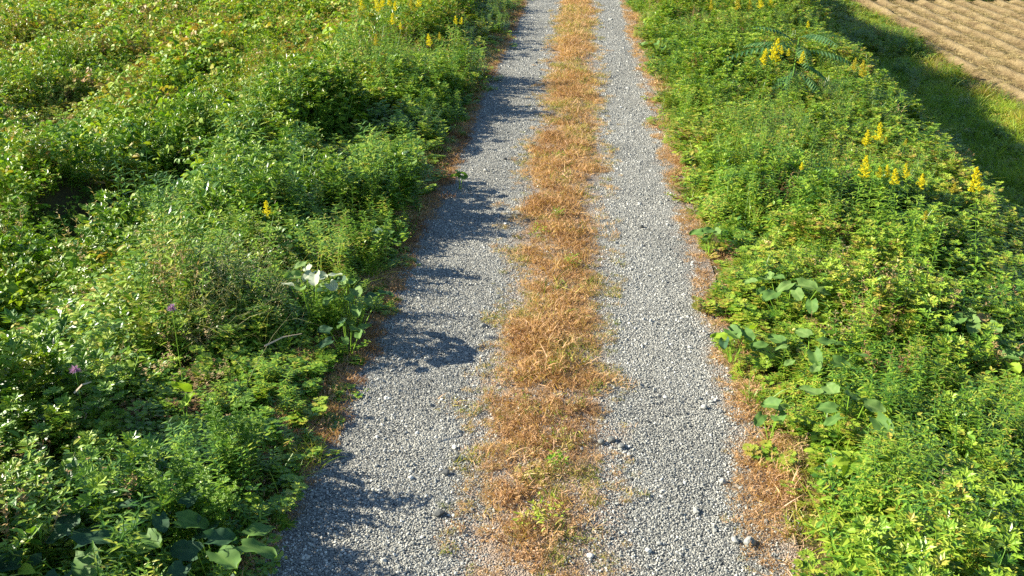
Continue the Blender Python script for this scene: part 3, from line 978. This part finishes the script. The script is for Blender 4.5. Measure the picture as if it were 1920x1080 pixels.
# goldenrods: stem, foliage and flower plume share three sets of meshes
def goldenrod_meshes(h=1.0, plume=.28):
    st, fo, pl = MB(), MB(), MB()
    bend = R(-.06, .06)
    top = np.array([bend, R(-.04, .04), h])
    mid = top * np.array([.4, .4, .55])
    stalk(st, (0, 0, 0), mid, .003, .0025, .1); stalk(st, mid, top, .0025, .0015, .2)
    n = int(h / .016)
    for i in range(n):
        t = .1 + .72 * i / n
        c = mid * (t / .55) if t < .55 else mid + (top - mid) * ((t - .55) / .45)
        dd = dirv(i * 2.4 + R(-.3, .3), R(0, .6))
        L = .11 * R(.8, 1.1) * (1.1 - .6 * t)
        leaf(fo, c, dd, (0, 0, 1), L, L * .22, .25, .1)
    for i in range(26):
        t = i / 25
        c = top - np.array([0, 0, plume * (1 - t)])
        a = i * 2.4 + R(-.4, .4)
        ln = plume * .33 * (1 - t) ** .8 * R(.7, 1.15) + .012
        d = dirv(a, R(.25, .6))
        stalk(st, c, c + d * ln, .0015, .001, .5)
        m = int(8 + 26 * (1 - t))
        for k in range(m):
            q = c + d * ln * R(.2, 1.05) + np.array([R(-.008, .008), R(-.008, .008), R(-.004, .014)])
            leaflet(pl, q, dirv(R(0, 6.28), R(.2, 1.4)), (R(-.4, .4), R(-.4, .4), 1), R(.016, .028), R(.012, .018), .1, R(0, 1))
    for k in range(14):
        leaflet(pl, top + np.array([R(-.006, .006), R(-.006, .006), R(-.03, .02)]), dirv(R(0, 6.28), R(.4, 1.4)), (0, .1, 1), .014, .010, .1, R(0, 1))
    return st, fo, pl


M_STEM = leaf_material('green_stem', GREEN, 0, .6, .2, .2, False, .45)
M_FOLI = leaf_material('goldenrod_leaf', GREEN, .35, .5, .3, .3, False, .5)
M_YEL = leaf_material('goldenrod_yellow', [(0, (.56, .44, .01)), (.5, (.72, .62, .018)), (1, (.80, .72, .07))], .3, .7, .1, .9, False, .5)
M_YELD = leaf_material('goldenrod_bud', [(0, (.30, .26, .03)), (.5, (.52, .42, .04)), (1, (.62, .52, .08))], .3, .7, .1, .9, False, .5)
GOLD = []
for k in range(4):
    st, fo, pl = goldenrod_meshes()
    GOLD.append((st.mesh('goldenrod_stem', M_STEM), fo.mesh('goldenrod_foliage', M_FOLI), pl.mesh('goldenrod_plume', M_YEL), pl.mesh('goldenrod_bud_plume', M_YELD)))

for i, (px, py, L, h, kind, label, grp) in enumerate(GOLDENRODS):
    x, y, Z = at_px(px, py, h - .12)
    h = h + (.22 if grp == G_STAND else .10)
    x, y, Z = at_px(px, py, h - .12)
    k = (L * Z / F_PX) / .315
    r = root('goldenrod', x, y, label, 'goldenrod', grp, R(0, 6.28))
    ms = GOLD[i % 4]
    r.rotation_euler = (R(-.14, .14), R(-.1, .2), r.rotation_euler[2])
    off = Euler(r.rotation_euler).to_matrix() @ Vector((0, 0, h - .12))
    bx_, by_ = x - off.x, y - off.y
    r.location = (bx_, by_, float(ground_z(x, y)) + (h - .12) - off.z)
    part('stem', ms[0], r).scale = (k, k, h)
    part('foliage', ms[1], r).scale = (1, 1, h)
    f = part('flower_plume', ms[3 if kind else 2], r)
    f.scale = (k, k, k)
    f.location = (0, 0, h - k)
    for c in r.children:
        if c.name.startswith('stem'):
            c.scale = (k, k, k); c.location = (0, 0, h - k)
    if h - k > .02:
        lo = MB(); stalk(lo, (0, 0, 0), (0, 0, h - k + .01), .003, .003, .1)
        part('lower_stem', lo.mesh('lower_stem', M_STEM), r)


# broad-leaved plants: every big leaf is a part
BROAD_MATS = {}


def broad_mat(kind):
    if kind not in BROAD_MATS:
        st = {'pale': [(0, (.085, .17, .035)), (.5, (.15, .245, .06)), (1, (.25, .34, .11))],  # grey-green, with the gloss of sky and sun lightened into the colour
              'white': [(0, (.30, .36, .22)), (.5, (.42, .47, .32)), (1, (.55, .58, .44))],  # whitish reflection on glossy leaves, put into their base colour
              'mid': [(0, (.06, .14, .03)), (.5, (.11, .21, .045)), (1, (.18, .28, .07))],
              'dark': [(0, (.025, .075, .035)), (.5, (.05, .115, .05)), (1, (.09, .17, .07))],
              'bright': [(0, (.16, .28, .02)), (.5, (.25, .37, .03)), (1, (.33, .42, .05))],
              'brown': [(0, (.20, .13, .05)), (.5, (.33, .24, .10)), (1, (.40, .30, .14))]}[kind]
        BROAD_MATS[kind] = leaf_material('broad_leaf_' + kind, st, .3, .6, .16, .8, False, .5)
    return BROAD_MATS[kind]


def broad_leaf(base, tip_dir, n, L, W):
    """heart-shaped blade with a sunken midrib, ripples and a drooping tip"""
    mb = MB()
    d = nrm(tip_dir); s = nrm(np.cross(d, n)); n = np.cross(s, d)
    NU, NV = 12, 9
    ph = R(0, 6.28); droop = R(.08, .32); cup = R(.05, .2)
    V = []; lv = []
    for i in range(NU):
        u = i / (NU - 1)
        w = W * 1.3 * (u + .12) ** .5 * max(0, 1 - u) ** .55 * (1 + .07 * math.sin(u * 23 + ph))
        back = -.16 * L
        for j in range(NV):
            v = (j / (NV - 1)) * 2 - 1
            q = base + d * (L * u + back * abs(v) ** 1.5 * (1 - u) ** 3) + s * v * w * .5
            q = q + n * (cup * W * abs(v) ** 1.2 - droop * L * u * u + .055 * L * math.sin(u * 9 + ph + v * 2) * abs(v))
            V.append(q); lv.append(.85 if abs(v) < .05 else .42 + .16 * math.sin(u * 16 - abs(v) * 7) + R(-.06, .06))
    F = [(i * NV + j, i * NV + j + 1, (i + 1) * NV + j + 1, (i + 1) * NV + j) for i in range(NU - 1) for j in range(NV - 1)]
    mb.add(V, F)
    mb.lv = lv
    return mb


def broad_plant(px, py, h, n, leafL, spread, kinds, label, name='broad_leaf_plant', cat='leafy plant', upright=.0):
    h = h * .86; leafL = leafL * .9
    x, y, Z = at_px(px, py, h * .85)
    r = root(name, x, y, label, cat, 'broad-leaved plants among the weeds')
    a0 = R(0, 6.28)
    for i in range(n):
        a = a0 + i * 2.4 + R(-.3, .3)
        rr = spread * math.sqrt((i + .5) / n)
        c = np.array([math.cos(a) * rr, math.sin(a) * rr * .9, h * R(.72, .98) * (1 - .25 * rr / max(spread, .01))])
        L = leafL * R(.75, 1.15)
        d = nrm([math.cos(a) + R(-.5, .5), math.sin(a) + R(-.5, .5), R(-.25, .15) + upright])
        nn = nrm([R(-.35, .35) - .2, R(-.35, .35) - .15, 1])
        mb = broad_leaf(c - d * L * .5, d, nn, L, L * R(.92, 1.1))
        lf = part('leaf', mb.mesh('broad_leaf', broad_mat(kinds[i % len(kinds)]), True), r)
        st = MB(); stalk(st, (c[0] * .15, c[1] * .15, 0), c - d * L * .5, .004, .003, .5)
        part('petiole', st.mesh('petiole', M_STEM), lf)
    return r


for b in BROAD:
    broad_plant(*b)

# bushes that overhang the shaded rut
BUSH = []
for k in range(3):
    st, fo = MB(), MB()
    for s in range(7):
        a = R(0, 6.28); d = dirv(a, PI / 2 - (R(.15, .6) if s else .05))
        hh = R(.75, 1.0); base = np.array([R(-.1, .1), R(-.1, .1), 0])
        stalk(st, base, base + d * hh, .007, .003, .3)
        nl = 46
        for i in range(nl):
            t = .12 + .88 * i / nl
            dd = dirv(i * 2.4 + R(-.4, .4), R(-.15, .7))
            br = R(.0, .14) * (1.1 - t)
            p = base + d * hh * t
            if br > .05:
                stalk(st, p, p + dd * br, .002, .0015, .4)
            for q in range(2):
                lobed(fo, p + dd * (br + .01 * q), nrm(dd + np.array([R(-.7, .7), R(-.7, .7), R(-.3, .3)])), (0, 0, 1), R(.07, .11) * (1.1 - .35 * t))
    BUSH.append((st.mesh('bush_stem', M_STEM), fo.mesh('bush_foliage', leaf_material('bush_leaf_%d' % k, GREEN, .35, .5, .3, .3, False, .40 + .05 * k))))
for i, (x, y, h, label) in enumerate(BUSHES):
    r = root('bushy_weed', x, y, label, 'bushy weed', 'bushy weeds overhanging the left rut', R(0, 6.28))
    for nm, me in zip(('stem', 'foliage'), BUSH[i % 3]):
        part(nm, me, r).scale = (h * .95, h * .95, h)

# shrub with long compound leaves
x, y, Z = at_px(1492, 70, 1.0)
r = root('fern_leaved_shrub', x, y, 'dark shrub with long feathery compound leaves above the goldenrods on the right bank', 'shrub')
st = MB(); stalk(st, (0, 0, 0), (.05, 0, 1.0), .012, .008, 0)
part('stem', st.mesh('shrub_stem', M_STEM), r)
M_FERN = leaf_material('compound_leaf', [(0, (.03, .09, .03)), (.5, (.07, .17, .06)), (1, (.17, .28, .10))], .3, .6, .15, .6, False, .5)
for k, (a, el, ln) in enumerate(((PI * 1.02, .3, 1.15), (PI * 1.25, .15, 1.0), (PI * .8, .4, .9), (PI * 1.5, .2, .9), (-.3, .25, .85), (.5, .5, .8), (PI * 1.12, .75, .9), (-1.0, .4, .8), (.2, -.1, .6), (1.4, -.1, .6), (2.4, -.1, .6), (3.4, -.15, .6), (4.4, -.1, .6), (5.4, -.1, .65))):
    mb = MB()
    p = np.array([.05, 0, (.78 if k < 8 else .40) + .25 * R(0, 1)]); d = dirv(a, el); step = ln / 15
    for i in range(15):
        q = p + d * step
        stalk(mb, p, q, .004, .003, .3)
        p = q; d = nrm(d - np.array([0, 0, .06]))
        side = nrm(np.cross(d, (0, 0, 1)))
        L = .15 * math.sin(PI * (i + 2) / 18.5)
        for sg in (-1, 1):
            leaf(mb, p, side * sg + d * .45 - np.array([0, 0, .25]), (0, 0, 1), L, L * .28, .2, .1)
    part('frond', mb.mesh('frond', M_FERN), r)

# clumps of grass
M_TUFT = {k: leaf_material('tuft_' + k, GREEN, .35, .45, .4, .25, False, v) for k, v in (('green', .52), ('yellow', .74), ('fresh', .62))}


def tuft(px, py, n, L, W, spread, bend, mat, label, cat='grass clump', grp='grass clumps at the track edges', lean=.7):
    x, y, Z = at_px(px, py, L * .35)
    o = bpy.data.objects.new('grass_clump', t_tuft(n, L, W, spread, bend, lean).mesh('grass_clump', mat))
    C.objects.link(o)
    o.location = (x, y, float(ground_z(x, y)))
    o['label'] = label; o['category'] = cat; o['group'] = grp


tuft(1590, 985, 60, .42, .010, .12, 1.1, M_TUFT['fresh'], 'arching long-bladed green grass at the bottom edge beside the tan verge', lean=1.0)
tuft(1668, 955, 50, .50, .010, .10, .9, M_TUFT['green'], 'tall dark green grass blades right of the arching grass near the bottom edge', lean=.8)
tuft(570, 850, 90, .20, .006, .12, .9, M_TUFT['yellow'], 'yellow-green grass patch on the left verge beside the pale bare spot', lean=.9)
tuft(525, 900, 70, .26, .006, .12, .9, M_TUFT['green'], 'fine green grass under the dark big leaves at the left verge', lean=.9)
tuft(1500, 985, 40, .16, .006, .07, .8, M_TUFT['yellow'], 'short yellow-green tuft inside the brown verge grass near the bottom edge', lean=.8)
tuft(1425, 745, 40, .22, .006, .08, .9, M_TUFT['green'], 'dark green grass tuft between the verge and the pale heart-shaped leaves', lean=.9)

x, y, Z = at_px(400, 535, .35)
mb = MB()
for i in range(520):
    a = R(0, 6.28); d = dirv(a, R(.6, 1.45)); b0 = np.array([random.gauss(0, .25), random.gauss(0, .3), 0])
    L = R(.45, .85)
    blade(mb, b0, d, 0, L, .0035, R(.1, .6))
    q = b0 + d * L * .92
    for k in range(5):
        leaflet(mb, q + np.array([R(-.03, .03), R(-.03, .03), R(-.06, .02)]), dirv(R(0, 6.28), R(.2, 1)), (0, 0, 1), .022, .006, 0, R(.4, 1))
o = bpy.data.objects.new('wispy_grass', mb.mesh('wispy_grass', leaf_material('wispy_blade', [(0, (.20, .22, .07)), (.5, (.36, .34, .15)), (1, (.52, .44, .27))], .3, .7, .2, .6, False, .5)))
C.objects.link(o); o.location = (x, y, float(ground_z(x, y)))
o['label'] = 'wispy pale grass clump gone to seed below the dark hollow'; o['category'] = 'grass clump'

# little green weeds in the dry median
for px, py, s, t, label in [
        (1048, 292, .16, .55, 'green weed in the dry median, farthest up the track of the median weeds'),
        (1046, 402, .10, .6, 'tiny green weed in the dry median just above the pale yellow-green patch'),
        (1016, 436, .22, .7, 'pale yellow-green spreading weed in the median at its left edge'),
        (1070, 492, .14, .6, 'small green weed on the right half of the dry median below the yellow-green patch'),
        (1042, 868, .11, .5, 'dark green little weed in the median beside the gravelly bare patch'),
        (1028, 958, .20, .72, 'bright yellow-green weed in the median, upper of the lowest pair'),
        (992, 985, .15, .75, 'small yellow-green weed in the median, lower of the lowest pair')]:
    x, y, Z = at_px(px, py, .05)
    mb = MB()
    for i in range(46):
        a = R(0, 6.28)
        d = dirv(a, R(.05, 1.0))
        p = np.array([R(-1, 1), R(-1, 1), 0]) * s * .5
        leaf(mb, p + np.array([0, 0, R(.02, .09)]), d, (0, 0, 1), R(.02, .045), R(.010, .018), .2, .15)
    for i in range(14):
        blade(mb, (R(-.5, .5) * s, R(-.5, .5) * s, 0), dirv(R(0, 6.28), R(.5, 1.4)), 0, R(.06, .12), .005, .6)
    o = bpy.data.objects.new('median_weed', mb.mesh('median_weed', leaf_material('median_weed_%d' % py, GREEN, .35, .5, .3, .3, False, t)))
    C.objects.link(o); o.location = (x, y, float(ground_z(x, y)) + .012)
    o['label'] = label; o['category'] = 'small weed'; o['group'] = 'green weeds in the dry median'

# purple flower heads
M_PUR = leaf_material('purple_petal', [(0, (.25, .12, .32)), (.5, (.42, .24, .50)), (1, (.60, .42, .64))], .3, .7, .1, .8, False, .5)
for px, py, label in ((322, 576, 'small purple flower head beside the wispy pale grass'), (140, 690, 'small purple flower head among the bright vine leaves')):
    x, y, Z = at_px(px, py, .62)
    r = root('purple_flower', x, y, label, 'flower', 'purple flowers on the left slope')
    st = MB(); stalk(st, (0, 0, 0), (0, 0, .6), .003, .002, .5); part('stem', st.mesh('flower_stem', M_STEM), r)
    hd = MB()
    for i in range(70):
        leaflet(hd, (0, 0, .59 + .02 * R(0, 1)), dirv(R(0, 6.28), R(-.1, 1.5)), (R(-.3, .3), .2, 1), R(.025, .045), .008, .1)
    part('flower_head', hd.mesh('flower_head', M_PUR), r)

# single stones
for i, (px, py, s, lv, label) in enumerate([
        (906, 616, .055, .45, 'rough grey stone alone on the left rut halfway up the photo'),
        (852, 846, .035, .98, 'white pebble above a dark one at the left edge of the median'),
        (856, 866, .045, .12, 'dark pebble below a white one at the left edge of the median'),
        (836, 894, .05, .18, 'dark flat stone in the left rut near the two pebbles at the median'),
        (770, 900, .032, .98, 'white pebble by the tip of a plant shadow in the left rut'),
        (824, 972, .06, .15, 'dark stone low in the left rut below the plant shadows'),
        (1405, 1026, .075, .50, 'purplish grey stone half buried in the right verge near the bottom edge'),
        (1378, 1022, .05, .62, 'pale angular stone at the edge of the right rut beside the purplish stone'),
        (1355, 908, .05, .60, 'pale stone at the outer edge of the right rut beside brown grass'),
        (1203, 428, .05, .10, 'dark stone in the upper right rut'),
        (947, 301, .055, .12, 'dark stone far up the left rut'),
        (1215, 1037, .035, .98, 'white pebble in the right rut near the bottom edge'),
        (1107, 1050, .04, .9, 'white stone in the median near the bottom edge'),
        (1127, 838, .05, .35, 'grey stone in the bare gravelly patch of the median, left one of three'),
        (1146, 832, .055, .30, 'grey stone in the bare gravelly patch of the median, middle one of three'),
        (1164, 842, .05, .40, 'grey stone in the bare gravelly patch of the median, right one of three'),
        (1320, 770, .045, .75, 'pale stone at the foot of the brown verge grass beside the right rut')]):
    x, y, Z = at_px(px, py, 0)
    bm = bmesh.new(); bmesh.ops.create_icosphere(bm, subdivisions=2, radius=.5)
    rr = random.Random(100 + i)
    ax = [Vector((rr.gauss(0, 1), rr.gauss(0, 1), rr.gauss(0, 1))).normalized() for k in range(9)]
    for v in bm.verts:
        for a in ax:                                   # cut nine flat facets
            dd = v.co.dot(a)
            if dd > .36:
                v.co -= a * (dd - .36)
        v.co.z *= .7; v.co.x *= 1.2
    vs = [tuple(v.co) for v in bm.verts]; fs = [[v.index for v in f.verts] for f in bm.faces]; bm.free()
    mb = MB(); mb.add(vs, fs, lv)
    o = bpy.data.objects.new('stone', mb.mesh('stone', M_STONE_BIG))
    C.objects.link(o)
    o.scale = (s, s, s); o.rotation_euler = (0, 0, rr.uniform(0, 6)); o.location = (x, y, float(ground_z(x, y)) + .012 + s * .18)
    o['label'] = label; o['category'] = 'stone'; o['group'] = 'single stones on the track'

# pale dead stalks
M_DEAD = leaf_material('dead_stalk', [(0, (.40, .30, .18)), (1, (.62, .52, .38))], 0, .8, .1, .4, False, .5)
for px, py, L, label in ((425, 8, .75, 'pale dead stalk at the top edge, left one of three'), (446, 12, .8, 'pale dead stalk at the top edge, middle one of three'), (500, 9, .6, 'pale dead stalk at the top edge, right one of three')):
    x, y, Z = at_px(px, py, L * .7)
    mb = MB()
    for k in range(5):
        p = np.array([R(-.04, .04), R(-.04, .04), 0]); q = p + dirv(R(0, 6.28), R(1.3, 1.55)) * L * 1.3
        stalk(mb, p, q, .014, .008, R(0, 1))
        for j in range(8):
            t = R(.6, 1)
            leaflet(mb, p + (q - p) * t, dirv(R(0, 6.28), R(-.8, .6)), (0, 0, 1), R(.06, .14), .03, .3, R(0, 1))
    o = bpy.data.objects.new('dead_stalk', mb.mesh('dead_stalk', M_DEAD)); C.objects.link(o)
    o.location = (x, y, float(ground_z(x, y)))
    o['label'] = label; o['category'] = 'dead stalk'; o['group'] = 'pale dead stalks'
for (ax_, ay_), (bx_, by_), label in (((496, 650), (566, 627), 'pale dead stem lying over weeds beside the round grey-green leaves'),
                                      ((140, 740), (172, 718), 'pale dead stem lying over weeds near the bright vine leaves')):
    p = at_px(ax_, ay_, .5); q = at_px(bx_, by_, .55)
    p = np.array([p[0], p[1], float(ground_z(p[0], p[1])) + .5]); q = np.array([q[0], q[1], float(ground_z(q[0], q[1])) + .55])
    mb = MB(); m = (p + q) / 2 + np.array([0, 0, .02])
    stalk(mb, p - p, m - p, .006, .005, .8); stalk(mb, m - p, q - p, .005, .003, .8)
    o = bpy.data.objects.new('fallen_stalk', mb.mesh('fallen_stalk', M_DEAD)); C.objects.link(o); o.location = p
    o['label'] = label; o['category'] = 'dead stem'; o['group'] = 'pale dead stems'

# ------------------------------------------------------------------ light
SUN_EL, SUN_AZ = math.radians(27), math.radians(8)      # from the left, a little beyond the picture plane
sd = np.array([-math.cos(SUN_AZ) * math.cos(SUN_EL), math.sin(SUN_AZ) * math.cos(SUN_EL), math.sin(SUN_EL)])
sl = bpy.data.lights.new('sun', 'SUN')
sl.energy = 5.0; sl.angle = math.radians(.5); sl.color = (1, .935, .80)
sun = bpy.data.objects.new('sun', sl); C.objects.link(sun)
sun.rotation_euler = Vector(sd.tolist()).to_track_quat('Z', 'Y').to_euler()
w = bpy.data.worlds.new('World'); bpy.context.scene.world = w
w.use_nodes = True
nt = w.node_tree
bg = nt.nodes['Background']
sky = nt.nodes.new('ShaderNodeTexSky'); sky.sky_type = 'NISHITA'; sky.sun_disc = False
sky.ozone_density = 4.0; sky.dust_density = .4; sky.sun_elevation = SUN_EL; sky.sun_rotation = math.atan2(sd[0], sd[1])
nt.links.new(sky.outputs[0], bg.inputs[0]); bg.inputs[1].default_value = .072
sc = bpy.context.scene
sc.view_settings.view_transform = 'Standard'; sc.view_settings.look = 'None'
sc.view_settings.exposure = 1.58; sc.view_settings.gamma = 1
sc.cycles.max_bounces = 6; sc.cycles.transparent_max_bounces = 4
sc.cycles.use_denoising = False
